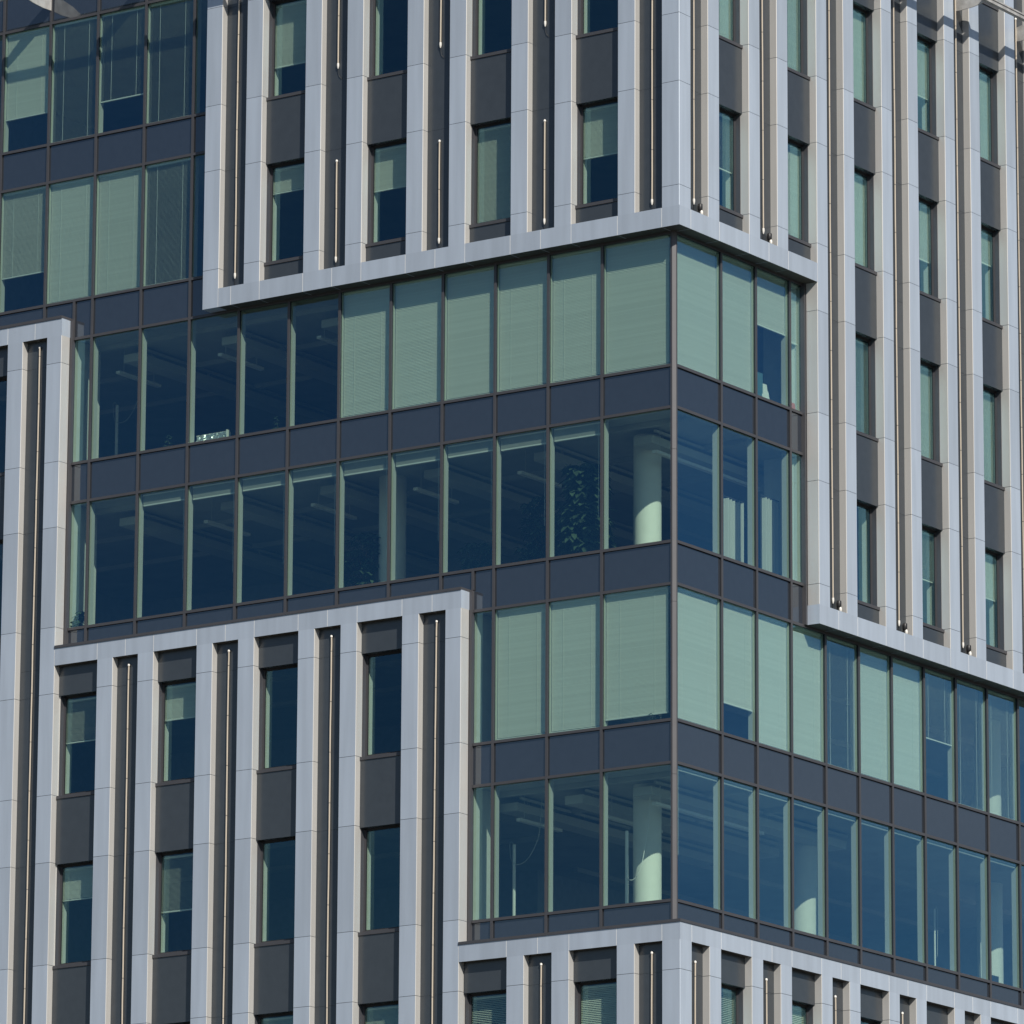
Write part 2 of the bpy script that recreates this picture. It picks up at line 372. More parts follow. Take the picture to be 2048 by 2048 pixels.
# ---- curtain walls
def cw(name='curtain_wall'):
    return MB()
class CW:
    def __init__(self): self.fr = MB(); self.items = []
    def pane(self, f, a, b, z0, z1): self.items.append(('glass_pane', f, a, b, z0, z1))
    def span(self, f, a, b, z0, z1): self.items.append(('glazed_spandrel', f, a, b, z0, z1))
    def mull(self, f, s, z0, z1, inner=True): self.items.append(('mullion', f, s, z0, z1, inner))
    def tran(self, f, a, b, z, inner=True): self.items.append(('transom', f, a, b, z, inner))
    def edge(self, f, a, b, z0, z1): self.fr.box(f, a, b, .285, .40, z0, z1)
    def done(self):
        root = self.fr.build('curtain_wall', ['frame','gask'], building)
        for it in self.items:
            mb = MB(); k, f = it[0], it[1]
            if k == 'glass_pane':
                _, _, a, b, z0, z1 = it; mb.box(f, a+.02, b-.02, .384, .390, z0+.02, z1-.02); mb.build(k, ['glass'], root)
            elif k == 'glazed_spandrel':
                _, _, a, b, z0, z1 = it; mb.box(f, a+.02, b-.02, .374, .40, z0+.02, z1-.02); mb.build(k, ['sgl'], root)
            elif k == 'mullion':
                _, _, s, z0, z1, inn = it
                mb.box(f, s-.03, s+.03, G0, G0+.016, z0, z1, 0); mb.box(f, s-.027, s+.027, G0+.016, .383, z0, z1, 1)
                if inn: mb.box(f, s-.03, s+.03, .395, .545, z0, z1, 2)
                mb.build(k, ['frame','gask','inner'], root)
            else:
                _, _, a, b, z, inn = it
                mb.box(f, a, b, G0+.003, G0+.018, z-.029, z+.029, 0); mb.box(f, a, b, G0+.018, .383, z-.026, z+.026, 1)
                if inn: mb.box(f, a, b, .396, .54, z-.028, z+.028, 2)
                mb.build(k, ['frame','gask','inner'], root)
        return root
mu = [M0+i*PW for i in range(16)]
c1 = CW()
# left facade, storeys A and B (long) and C, D (short, up to 5.22)
LS = [.43]+mu[:11]+[15.66]
def row(c, f, edges, z0, z1, kind):
    for a, b in zip(edges, edges[1:]): (c.pane if kind == 'p' else c.span)(f, a, b, z0, z1)
row(c1, 'L', LS, ST, TT+H, 'p'); row(c1, 'L', LS, TT, ST, 's'); row(c1, 'L', LS, ST-H, TT, 'p')
row(c1, 'L', LS[:4]+[5.21], TT-H, ST-H, 's')
row(c1, 'L', [5.21]+LS[4:], -7.19, ST-H, 's')
L2 = LS[:4]+[5.21]
row(c1, 'L', L2, ST-2*H, TT-H, 'p'); row(c1, 'L', L2, TT-2*H, ST-2*H, 's'); row(c1, 'L', L2, ST-3*H, TT-2*H, 'p'); row(c1, 'L', L2, -14.40, ST-3*H, 's')
for i, s in enumerate(mu[:11]):
    c1.mull('L', s, (-14.40 if i < 3 else -7.19), -.404 if s < 11.9 else .431)
c1.mull('L', 5.205, -7.19, ST-H, False)
for z in (TT+H, ST, TT, ST-H): c1.tran('L', .43, 15.66, z)
for z in (TT-H, ST-2*H, TT-2*H, ST-3*H): c1.tran('L', .43, 5.21, z)
c1.edge('L', 15.64, 15.698, -7.2, 0.0); c1.edge('L', 5.19, 5.248, -14.42, -7.2)
c1.fr.box('L', 5.25, 15.70, -.02, .40, -7.233, -7.178); c1.fr.box('L', -.02, 5.25, -.02, .40, -14.474, -14.42)
c1.done()
# left facade, storeys above the left block
c2 = CW()
U = [11.955]+mu[8:14]
row(c2, 'L', U[:4]+[15.66], TT+H, .431, 's'); row(c2, 'L', [15.66]+U[4:], .02, .431, 's')
for n in (1, 2): 
    row(c2, 'L', U, ST+n*H, TT+(n+1)*H, 'p'); row(c2, 'L', U, TT+(n+1)*H, ST+(n+1)*H, 's')
row(c2, 'L', U, ST+3*H, TOPZ, 'p')
for i, s in enumerate(mu[8:14]): c2.mull('L', s, .431 if s < 15.5 else .02, TOPZ)
c2.mull('L', 15.655, -.426, .431, False)
for z in (ST+H, TT+2*H, ST+2*H, TT+3*H, ST+3*H): c2.tran('L', 11.955, 19.08, z)
c2.fr.box('L', 15.70, 20.5, -.02, .40, -.03, .03)
c2.done()
# right facade
c3 = CW()
R1 = [.43]+mu[:3]+[5.18]; R2 = [.43]+mu[:12]
row(c3, 'R', R1, ST, TT+H, 'p'); row(c3, 'R', R1, TT, ST, 's'); row(c3, 'R', R1, ST-H, TT, 'p'); row(c3, 'R', R1, TT-H, ST-H, 's')
row(c3, 'R', R2, ST-2*H, TT-H, 'p'); row(c3, 'R', R2, TT-2*H, ST-2*H, 's'); row(c3, 'R', R2, ST-3*H, TT-2*H, 'p'); row(c3, 'R', R2, -14.40, ST-3*H, 's')
for i, s in enumerate(mu[:12]): c3.mull('R', s, -14.40, -.404 if i < 3 else -7.604)
for z in (TT+H, ST, TT, ST-H): c3.tran('R', .43, 5.18, z)
for z in (TT-H, ST-2*H, TT-2*H, ST-3*H): c3.tran('R', .43, R2[-1], z)
c3.edge('R', 5.162, 5.220, -7.604, -.404)
c3.fr.box('R', .4005, 20.5, -.0198, .40, -14.474, -14.42)
c3.done()
# corner post with a chamfered face
mb = MB()
for a, b in ((-14.42, -11.47), (-11.464, -8.0), (-7.994, -4.9), (-4.894, -.404)):
    mb.prism('L', [(.43,.39),(.43,.330),(.388,.330),(.330,.388),(.330,.43),(.39,.43),(.52,.52)], a, b)
mb.build('corner_post', ['frame'], building)

# ------------------------------------------------------------------ interior of the building
for k in range(-5, 3):
    z = k*H; mb = MB()
    sh = []
    poly = [(.43,.43),(24,.43),(24,24),(.43,24)]
    b = [mb.bm.verts.new(P('L', s, d, z-.42)) for s, d in poly]; t = [mb.bm.verts.new(P('L', s, d, z)) for s, d in poly]
    mb._face(b, 1); mb._face(t, 0)
    for i in range(4): mb._face([b[i], b[(i+1)%4], t[(i+1)%4], t[i]], 1)
    mb.build('floor_slab', ['floor','ceil'], building)
mb = MB(); mb.box('L', 9.5, 23.9, 9.0, 23.9, BOTZ, TOPZ); mb.build('core_wall', ['corew'], building)
mb = MB(); mb.box('L', 20.6, 20.8, .35, 9, BOTZ, TOPZ); mb.box('R', 20.6, 20.8, .35, 9.4, BOTZ, TOPZ); mb.build('end_wall', ['corew'], building)
mb = MB(); mb.box('L', .1, 24, .1, 24, TOPZ, TOPZ+.3); mb.build('roof', ['stone'], building)
for nm_, f_, s_, z0_, z1_ in (('L','L',15.665,-7.2,0),('L2','L',5.215,-14.4,-7.2),('R','R',5.185,-7.6,-.404)):
    mb = MB(); mb.box(f_, s_, s_+.22, .405, 1.3, z0_, z1_); mb.build('reveal_wall', ['wallw'], building)
# upstands behind the curtain wall sills
mb = MB()
for k in range(0, 4):
    fl = -H*(k+1); sl_ = ST-k*H-.035
    sL = 15.66 if k < 2 else 5.2; sR = 5.18 if k < 2 else 20.5
    mb.box('L', .47, sL, .41, .62, fl, sl_); mb.box('R', .62, sR, .41, .62, fl, sl_)
for k in (0, 1): mb.box('L', 11.96, 20.5, .41, .62, k*H, ST+(k+1)*H-.035)
mb.build('inner_sill', ['wallw'], building)
def column(x, y, k):
    mb = MB(); c = Vector((x, y, 0))
    mb.tube([c+Vector((0,0,ZG-H*(k+1))), c+Vector((0,0,ZG-H*k-.42))], .285, 32); mb.build('column', ['colm'], building)
for k in range(0, 4): column(-2.22, 2.22, k)
for k in (0, 1): column(-8.6, 2.27, k)
for k in (2, 3): column(-2.27, 8.2, k); column(-2.27, 15.85, k)

ORD = ['', 'second', 'third', 'fourth', 'fifth', 'sixth', 'seventh', 'eighth', 'ninth', 'tenth', 'eleventh', 'twelfth']
STO = ['top', 'second', 'third', 'bottom']

# ------------------------------------------------------------------ blinds
def blind(face, s0, s1, ztop, zbot, label, group, d=.455, pitch=.031, tilt=62, width=None, cords=2, rail=True):
    loc = P(face, (s0+s1)/2, d, zbot)
    e = empty('slatted_blind', loc, label, 'blind', group)
    width = width or pitch*1.22
    mb = MB(); n = int((ztop-.04-zbot-.03)/pitch); ca, sa = math.cos(math.radians(tilt))*width/2, math.sin(math.radians(tilt))*width/2
    for i in range(n):
        z = ztop-.05-pitch*(i+.5); t = .0016
        mb.quadbar([P(face, s0, d-ca, z-sa), P(face, s0, d-ca, z-sa+t), P(face, s0, d+ca, z+sa+t), P(face, s0, d+ca, z+sa)],
                   [P(face, s1, d-ca, z-sa), P(face, s1, d-ca, z-sa+t), P(face, s1, d+ca, z+sa+t), P(face, s1, d+ca, z+sa)])
    mb.build('slats', ['slat'], e)
    mb = MB(); mb.box(face, s0, s1, d-.025, d+.025, ztop-.045, ztop); mb.build('head_rail', ['rail'], e)
    mb = MB(); mb.box(face, s0, s1, d-.022, d+.022, zbot, zbot+.025); mb.build('bottom_rail', ['rail'], e)
    for q in range(cords):
        s = s0+(s1-s0)*(.22+.56*q/max(1, cords-1)) if cords > 1 else s0+(s1-s0)*.3
        mb = MB(); mb.box(face, s-.0035, s+.0035, d-ca-.006, d-ca-.003, zbot, ztop-.03); mb.build('cord', ['rail'], e)
    return e
def stack(face, s0, s1, ztop, h, label, group, d=.50):
    e = empty('raised_blind', P(face, (s0+s1)/2, d, ztop-h), label, 'blind', group)
    mb = MB(); n = int(h/.014)
    for i in range(n):
        z = ztop-.03-(h-.05)*(i/n); mb.box(face, s0+.004*(i%2), s1-.004*(i%3), d-.027+.003*(i%2), d+.027, z-.009, z)
    mb.build('slats', ['stk'], e)
    mb = MB(); mb.box(face, s0, s1, d-.03, d+.03, ztop-.03, ztop); mb.build('head_rail', ['rail'], e)
    mb = MB(); mb.box(face, s0+.01, s1-.01, d-.028, d+.028, ztop-h-.004, ztop-h+.022); mb.build('bottom_rail', ['rail'], e)
    mb = MB(); mb.box(face, s0+.10, s0+.106, d-.034, d-.028, ztop-h-1.7, ztop-.02); mb.build('cord', ['rail'], e)
    return e
def pn(j, side):
    return ('corner pane' if j == 0 else f'{ORD[j]} pane {side} of corner')
def pedge(face, j, last): 
    e = [.43]+mu
    return e[j]+.035, (e[j+1] if last is None else last)-.035
GB = 'window blinds of the office block'
# left, top corner storey: closed with wide slats
for j in range(6):
    a, b = pedge('L', j, None)
    if j == 0: a += .06
    blind('L', a+.01, b-.01, TT+H-.03, ST+.045, f'fully lowered wide-slat blind, {pn(j,"left")}, top corner storey, left facade', GB, tilt=[72,74,74,72,73,71][j], cords=0 if j in (0,3,4) else 2)
# left, third corner storey
for j in range(3):
    a, b = pedge('L', j, None)
    if j == 0: a += .09
    blind('L', a+.01, b-.01, TT-H-.03, ST-2*H+(.16 if j == 0 else .045), f'{"nearly" if j==0 else "fully"} lowered fine-slat blind, {pn(j,"left")}, third corner storey, left facade', GB, pitch=.025, tilt=78, cords=2)
# left, second corner storey: raised
for j in range(1, 10):
    a, b = pedge('L', j, None)
    stack('L', a+.02, b-.03, TT-.04, .245+.015*((j*7)%3), f'raised blind heading the {pn(j,"left")}, second corner storey, left facade', GB)
# left, bottom corner storey, right bottom storey
for j in range(10):
    a, b = pedge('R', j, None)
    stack('R', a+.02, b-.02, TT-2*H-.04, .075, f'thin raised blind, {pn(j,"right")}, bottom corner storey, right facade', GB, d=.46)
# right, top corner storey
for j, zb in ((0, ST+.045), (1, ST+.045), (2, -1.62)):
    a, b = pedge('R', j, None)
    blind('R', a+.01, b-.01, TT+H-.03, zb, f'{"half" if j==2 else "fully"} lowered wide-slat blind, {pn(j,"right")}, top corner storey, right facade', GB, tilt=[71,71,71][j], cords=0)
blind('R', mu[2]+.05, 5.13, TT+H-.03, -1.72, 'narrow half lowered blind in the last pane beside the pier, top corner storey, right facade', GB, tilt=60, cords=0)
# right, third corner storey
for j, (fr, ti) in enumerate(((1,75),(.77,75),(1,78),(1,79),(1,19),(1,75),(1,79),(.55,21),(1,21),(1,25))):
    a, b = pedge('R', j, None); zt = TT-H-.03; zb = zt-(zt-(ST-2*H+.045))*fr
    wd = 'fully lowered closed' if fr == 1 and ti > 40 else 'fully lowered open-slat' if fr == 1 else 'partly raised closed' if ti > 40 else 'half lowered open-slat'
    blind('R', a+.01, b-.01, zt, zb, f'{wd} blind, {pn(j,"right")}, third corner storey, right facade', GB, pitch=.025, tilt=ti, cords=2)
# upper left glazed storeys (panes counted leftwards from the upper block)
for n, nm, rows_ in ((1, 'storey just above left block', ((8,1,27),(9,1,64),(10,1,66),(11,.72,48))), (2, 'highest storey', ((8,1,23),(9,.74,19),(10,1,16),(11,.73,68)))):
    for j, fr, ti in rows_:
        zt = TT+(n+1)*H-.03; zb = zt-(zt-(ST+n*H+.045))*fr
        blind('L', mu[j]+.045, mu[j+1]-.045, zt, zb, f'{"partly raised" if fr<1 else "lowered"} {"open" if ti<40 else "closed"} blind, {["first","second","third","fourth"][j-8]} pane left of upper block, {nm}', GB, pitch=.025, tilt=ti, cords=2)
# punched windows
CN = {1: 'first', 2: 'second', 3: 'third', 4: 'fourth', 5: 'fifth', 6: 'sixth', 7: 'seventh'}
def wblind(face, c, zb, frac, tilt, where, pitch=.024):
    s0, s1 = pe(2*c-1), ps(2*c); h = HEAD-SILL; zt = zb+h-.06; z0 = zt-(h-.11)*frac
    st = 'fully lowered' if frac > .95 else 'mostly lowered' if frac > .6 else 'half lowered' if frac > .42 else 'slightly lowered'
    blind(face, s0+.012, s1-.012, zt, z0, f'{st} blind, {CN[c]} window column {"left" if face=="L" else "right"} of corner, {where}', GB, d=.43, pitch=pitch, tilt=tilt, cords=0)
wblind('L', 4, SILL+H, .68, 58, 'upper row, upper block')
wblind('L', 4, SILL, .27, 60, 'lower row, upper block')
wblind('L', 3, SILL, .45, 62, 'lower row, upper block')
wblind('L', 2, SILL, 1, 50, 'lower row, upper block')
wblind('L', 1, SILL, .52, 58, 'lower row, upper block')
wblind('L', 6, SILL-3*H, .46, 30, 'top row, lower left block')
wblind('L', 6, SILL-4*H, .34, 56, 'second row, lower left block')
wblind('L', 5, SILL-3*H, .36, 58, 'top row, lower left block')
wblind('L', 5, SILL-4*H, .58, 24, 'second row, lower left block')
wblind('L', 4, SILL-5*H, .8, 44, 'third row, lower left block')
wblind('L', 3, SILL-5*H, .9, 40, 'third row, lower left block')
wblind('L', 2, SILL-5*H, 1, 34, 'row under the bottom ledge', .036)
wblind('L', 1, SILL-5*H, 1, 50, 'row under the bottom ledge', .036)
RW = {2: 'top row, right facade', 1: 'second row, right facade', 0: 'third row, right facade', -1: 'fourth row, right facade'}
for c, rr in ((1, ((1,.58,24),(2,1,60))), (2, ((1,1,64),(2,.98,54))), (3, ((2,1,64),(1,1,62),(0,1,30))), (4, ((2,.60,60),(1,.62,60),(0,1,52),(-1,.52,28))), (5, ((2,1,60),(1,.36,56),(0,1,50),(-1,.48,60)))):
    for r_, fr, ti in rr: wblind('R', c, SILL+(r_-1)*H+0*H if False else SILL+{2:1,1:0,0:-1,-1:-2}[r_]*H, fr, ti, RW[r_])
wblind('R', 1, SILL-5*H, 1, 34, 'row under the bottom ledge, right facade', .036)
wblind('R', 2, SILL-5*H, 1, 52, 'row under the bottom ledge, right facade', .036)

# ------------------------------------------------------------------ light tubes in the recesses
GT = 'vertical light tubes in the facade recesses'
def light_tube(face, s, z0, z1, label, hook=False):
    d = .135; e = empty('light_tube', P(face, s, d, z0), label, 'light tube', GT)
    mb = MB(); z = z0+.11; r = .0165; wob = 0
    while z < z1-.02:
        ze = min(z+1.05, z1)
        w2 = wob+random.uniform(-.006, .006)
        mb.tube([P(face, s+wob, d, z), P(face, s+(wob+w2)/2+random.uniform(-.003,.003), d, (z+ze)/2), P(face, s+w2, d, ze-.012)], r, 10, 0); wob = w2
        mb.tube([P(face, s+wob, d, ze-.014), P(face, s+wob, d, ze+.002)], r*.8, 8, 1)
        z = ze
    mb.build('tube', ['tube','core'], e)
    mb = MB(); mb.tube([P(face, s, d, z0), P(face, s, d, z0+.03), P(face, s, d, z0+.07), P(face, s, d, z0+.12)], [.008,.020,.026,.024], 10); mb.build('end_cap', ['cap'], e)
    if z1 < 9:
        mb = MB(); mb.tube([P(face, s+wob, d, z1-.012), P(face, s+wob, d, z1+.02), P(face, s+wob, d, z1+.035)], [.024,.026,.010], 10); mb.build('end_cap', ['cap'], e)
    mb = MB(); pth = [P(face, s, d, z0+.01), P(face, s-.005, d+.005, z0-.07), P(face, s-.03, d+.01, z0-.16), P(face, s-.085, d+.018, z0-.23)] if hook else [P(face, s, d, z0+.01), P(face, s+.008, d+.008, z0-.05), P(face, s+.012, d+.015, z0-.13)]
    mb.tube(pth, .0055, 6); mb.build('cable', ['black'], e)
RC = [(C0+A0)/2]+[(pe(2*j)+ps(2*j+1))/2 for j in range(1, 8)]
RN = ['recess beside corner pier', 'second recess from corner', 'third recess from corner', 'fourth recess from corner', 'fifth recess from corner', 'sixth recess from corner', 'seventh recess from corner']
light_tube('L', RC[0], .14, 9.6, f'long beige light tube, {RN[0]}, upper block, left facade')
light_tube('L', RC[4], .19, 9.6, f'long beige light tube, {RN[4]}, upper block, left facade')
for j in (1, 2, 3):
    light_tube('L', RC[j], .145, 2.33, f'short beige light tube above the ledge, {RN[j]}, upper block, left facade')
    light_tube('L', RC[j], 4.34, 9.6, f'beige light tube ending in a hanging cable, {RN[j]}, upper block, left facade', True)
light_tube('L', RC[6], -18.7, -.56, 'very long beige light tube at far left, beside the left block window')
for j in (2, 3, 4, 5): light_tube('L', RC[j], -18.7, -7.79, f'long beige light tube, {RN[j]}, lower left block')
for j in (0, 1): light_tube('L', RC[j], -18.7, -15.02, f'beige light tube under the bottom ledge, {RN[j]}, left facade')
for j in (0, 1): light_tube('R', RC[j], .2, 9.6, f'long beige light tube, {RN[j]}, upper block, right facade')
for j in (2, 3, 4): light_tube('R', RC[j], -7.04, 9.6, f'very long beige light tube, {RN[j]}, right facade')
light_tube('R', RC[5], -7.04, 7.56, 'beige light tube with visible top end, recess at the far right, right facade')
for j in (0, 1, 2, 3, 4): light_tube('R', RC[j], -18.7, -15.17, f'beige light tube under the bottom ledge, {RN[j]}, right facade')

# ------------------------------------------------------------------ small floodlights on the right ledges
for j, z in ((0, 0), (1, 0), (2, -7.2), (3, -7.2), (4, -7.2)):
    s = RC[j]+.17; d = .095
    e = empty('spot_lamp', P('R', s, d, z), f'small black spot lamp on the ledge, {RN[j]}, right facade', 'spot lamp', 'spot lamps at the feet of the right facade recesses')
    mb = MB(); mb.tube([P('R', s, d, z+.11), P('R', s, d, z+.125), P('R', s, d, z+.235), P('R', s, d, z+.245)], [.04,.05,.05,.042], 14); mb.build('housing', ['black'], e)
    mb = MB(); mb.tube([P('R', s+.012, d-.02, z+.115), P('R', s+.016, d-.024, z+.075), P('R', s+.014, d-.024, z+.03), P('R', s+.01, d-.02, z+.012)], [.022,.032,.03,.016], 12); mb.build('bulb', ['cap'], e)
    mb = MB(); mb.box('R', s-.012, s+.012, d+.02, d+.04, z, z+.16); mb.build('bracket', ['black'], e)

# ------------------------------------------------------------------ outrigger rail with brackets (top of the picture)
mb = MB()
RD, RZ0, RZ1 = -.70, 7.13, 7.25
mb.prism('L', [(-.70,-.70),(19.5,-.70),(19.5,-.60),(-.60,-.60)], RZ0, RZ1); mb.prism('R', [(-.70,-.70),(19.5,-.70),(19.5,-.60),(-.60,-.60)], RZ0, RZ1)
mb.prism('R', [(-.72,-.72),(19.5,-.72),(19.5,-.70),(-.70,-.70)], RZ1-.045, RZ1-.03)
rail = mb.build('outrigger_rail', ['steel'], building)
def bracket(face, s, dw):
    mb = MB(); a, b = s-.012, s+.012
    pr = [(dw, 7.06), (dw, 7.36), (.0, 7.40), (-.35, 7.34), (-.60, 7.25), (-.60, 7.13), (-.30, 7.075), (.05, 7.05)]
    mb.quadbar([P(face, a, d, z) for d, z in pr], [P(face, b, d, z) for d, z in pr]); mb.build('bracket', ['steel'], rail)
for j in range(0, 5): bracket('L', RC[j], DR)
for s in (mu[9], mu[11], mu[13]): bracket('L', s, G0)
for j in range(0, 6): bracket('R', RC[j], DR)

# ------------------------------------------------------------------ things inside, seen through the glass
def duct(s, k, ln, label):
    z = -H*k-.42; e = empty('ceiling_duct', P('L', s, 1.5, z-.34), label, 'ceiling duct', 'ducts under the office ceilings')
    mb = MB(); mb.box('L', s-.215, s+.215, 1.5, ln, z-.34, z-.17); mb.build('casing', ['duct'], e)
    mb = MB()
    for d in (2.2, 4.2, 6.2): mb.box('L', s-.02, s+.02, d, d+.03, z-.17, z)
    mb.build('hanger', ['duct'], e)
    mb = MB(); mb.box('L', s-.25, s-.20, 1.6, ln, z-.10, z-.05); mb.build('pipe', ['duct'], e)
def lamp(s, k, d0, d1, label):
    z = -H*k-.42; e = empty('linear_lamp', P('L', s, d0, z-.56), label, 'ceiling lamp', 'linear lamps under the office ceilings')
    mb = MB(); mb.box('L', s-.055, s+.055, d0, d1, z-.56, z-.50); mb.build('lamp_body', ['lampm'], e)
    mb = MB()
    for d in (d0+.2, d1-.2): mb.box('L', s-.004, s+.004, d, d+.008, z-.50, z)
    mb.build('suspension_wire', ['duct'], e)
for k, lst in ((0, (9.72, 12.34, 14.97)), (1, (1.86, 4.3, 7.05, 9.7, 12.3, 15.0)), (3, (1.86, 3.51, 5.1))):
    for i, s in enumerate(lst):
        near = ' beside the round column' if s < 2 else ''
        j = sum(1 for x in mu if x < s)
        duct(s, k, 8.9, f'pale box duct under the ceiling{near}, behind {pn(j,"left")}, {STO[k]} corner storey')
for k, lst in ((0, ((12.6,1.5,3.0),(15.34,1.5,2.95),(10.0,1.5,3.0))), (1, ((1.58,1.5,5.5),(4.87,1.5,3.0),(7.48,1.5,3.0),(10.1,1.5,3.0),(12.9,1.5,3.0))), (3, ((1.58,1.5,5.5),(4.85,1.5,3.0),(3.2,2.2,4.2)))):
    for s, d0, d1 in lst:
        j = sum(1 for x in mu if x < s)
        lamp(s, k, d0, d1, f'white linear ceiling lamp, behind {pn(j,"left")}, {STO[k]} corner storey')
def ceil_beams():
    for k in (0, 1, 2, 3):
        mb = MB(); z = -H*k-.42
        for d in (1.15, 3.4, 5.6): mb.box('L', .7, 20.4, d, d+.12, z-.10, z+.01)
        for s in (3.6, 6.1, 8.6): mb.box('R', 9.2, 20.4, s, s+.12, z-.10, z+.01) if s < 9 else None
        mb.build('ceiling_tray', ['ceil'], building)
ceil_beams()
# round cable ends etc.
def pole(s, d, k, label, col='L', r=.034, style=0):
    zf = -H*(k+1); e = empty('cable_pole', P(col, s, d, zf), label, 'cable pole', 'white cable poles standing in the office')
    zt = ST-k*H+1.78; zc = -H*k-.42
    mb = MB(); mb.tube([P(col, s, d, zf), P(col, s, d, zt)], r, 14)
    mb.tube([P(col, s, d, zf), P(col, s, d, zf+.02)], r*2.4, 14); mb.build('pole', ['lampm'], e)
    ctl = {0: [(0,.0),(.05,.06),(.09,.0),(.07,-.22),(.02,-.36),(-.14,-.42),(-.34,-.34),(-.52,-.1),(-.64,.22),(-.70,zc-zt)],
           1: [(0,-.95),(-.08,-1.0),(-.18,-1.0),(-.30,-.88),(-.40,-.62),(-.48,-.2),(-.55,.2),(-.58,zc-zt)],
           2: [(0,.0),(.04,.05),(.08,-.05),(.07,-.5),(.05,-1.1)]}[style]
    pts = []
    for i in range(len(ctl)-1):
        p0, p1, p2, p3 = ctl[max(i-1,0)], ctl[i], ctl[i+1], ctl[min(i+2, len(ctl)-1)]
        for j in range(5):
            t = j/5; f = lambda a, b, c, e_: .5*(2*b+(c-a)*t+(2*a-5*b+4*c-e_)*t*t+(3*b-a-3*c+e_)*t**3)
            pts.append(P(col, s+f(p0[0],p1[0],p2[0],p3[0]), d-.03, zt+f(p0[1],p1[1],p2[1],p3[1])))
    mb = MB(); mb.tube(pts, .009 if style == 1 else .006, 6); mb.build('cable', ['lampm' if style == 1 else 'duct'], e)
pole(5.16, 1.8, 3, 'slim white cable pole behind the third pane left of corner, bottom corner storey')
pole(2.40, 1.75, 3, 'white cable pole with a looping cable beside the round column, bottom corner storey', style=1)
pole(16.05, 2.4, 0, 'slim white cable pole near the left end of the top corner storey')
pole(13.05, 2.0, 3, 'white cable pole near the right end of the bottom corner storey, right facade', 'R', .02, 2)
pole(14.98, 2.0, 3, 'white cable pole behind the tenth pane, bottom corner storey, right facade', 'R', .02, 2)

def bush(loc, h, spread, n, label, leaf=.16, pot=True, name='potted_plant', stem=True):
    e = empty(name, loc, label, 'plant'); rnd = random.Random(int(abs(loc.x*37+loc.y*91+loc.z*13)))
    mb = MB(); twigs = []
    for i in range(n):
        a = rnd.uniform(0, 6.28); rr = spread*math.sqrt(rnd.random()); zz = h*(.28+.72*rnd.random())
        c = loc+Vector((math.cos(a)*rr*(1.15-.5*zz/h), math.sin(a)*rr*(1.15-.5*zz/h), zz))
        for q in range(7):
            b = a+q*.898+rnd.uniform(-.2,.2); mb.leaf(c, Vector((math.cos(b), math.sin(b), rnd.uniform(-.85, -.05))), leaf*rnd.uniform(.75,1.2), leaf*.42)
        if h > 1 and i % 2 == 0:
            root = Vector((loc.x, loc.y, max(loc.z+.2*h, c.z-.35*h))); twigs.append((root, (root+c)/2+Vector((0,0,-.05)), c))
    mb.build('foliage', ['leaf'], e, recalc=False)
    mb = MB(); mb.tube([loc+Vector((0,0,.2*h*.5)), loc+Vector((.02,0,.5*h)), loc+Vector((-.03,.02,.85*h))], [.022*h/1.5,.016*h/1.5,.008*h/1.5], 7)
    for tw in twigs: mb.tube(list(tw), .006, 5)
    mb.build('stem', ['bark'], e)
    mb = MB(); r = min(.22, .12*h); mb.tube([loc, loc+Vector((0,0,.01)), loc+Vector((0,0,.16*h))], [r*.7,r*.75,r], 14); mb.build('pot', ['pot'], e)
bush(P('L', 3.0, 1.12, -H*2), 2.5, .50, 190, 'tall umbrella plant with drooping leaves, behind the second pane left of corner, second corner storey', .30)
bush(P('L', 4.9, 2.5, -H*2), 2.35, .62, 130, 'dark bushy plant behind the third and fourth panes left of corner, second corner storey', .2)
bush(P('L', 6.6, 2.6, -H*2), 1.6, .5, 90, 'low dark plant behind the fifth pane left of corner, second corner storey', .2)
bush(P('L', 9.2, 2.2, -H*2), 2.1, .62, 100, 'dark plant beyond the column, behind the seventh pane left of corner, second corner storey', .2)
bush(P('L', 13.2, .54, ST-.035), .38, .08, 16, 'tiny potted plant on the sill near the left end, top corner storey', .06)
bush(P('L', 10.35, .54, ST-.035), .40, .07, 16, 'tiny potted plant on the sill right of the silver tray, top corner storey', .06)
bush(P('L', 15.45, .54, ST-H-.035), .46, .07, 14, 'small spiky potted plant on the sill at the left end, second corner storey', .16)
bush(P('L', .95, .54, ST-2*H-.035), .30, .10, 12, 'small plant on the sill under the raised blind edge, corner pane, third corner storey', .08)
# silver crumpled tray on the top storey sill
e = empty('foil_tray', P('L', 12.05, .56, ST-.035), 'crumpled silver foil panel leaning on the sill, top corner storey, left facade', 'panel')
mb = MB(); nx, nz = 26, 7
rnd = random.Random(5); gr = [[None]*(nz+1) for _ in range(nx+1)]
for i in range(nx+1):
    for j in range(nz+1):
        u, v_ = i/nx, j/nz; gr[i][j] = mb.bm.verts.new(P('L', 12.48-.84*u, .50+.10*v_+rnd.uniform(-.018,.018), ST-.03+.26*v_+rnd.uniform(-.006,.006)))
for i in range(nx):
    for j in range(nz): mb._face([gr[i][j], gr[i+1][j], gr[i+1][j+1], gr[i][j+1]], 0)
mb.build('foil', ['foil'], e, recalc=False)
mb = MB(); mb.box('L', 11.62, 12.50, .605, .625, ST+.215, ST+.24); mb.box('L', 11.62, 11.645, .50, .625, ST-.03, ST+.24); mb.build('rim', ['cap'], e)
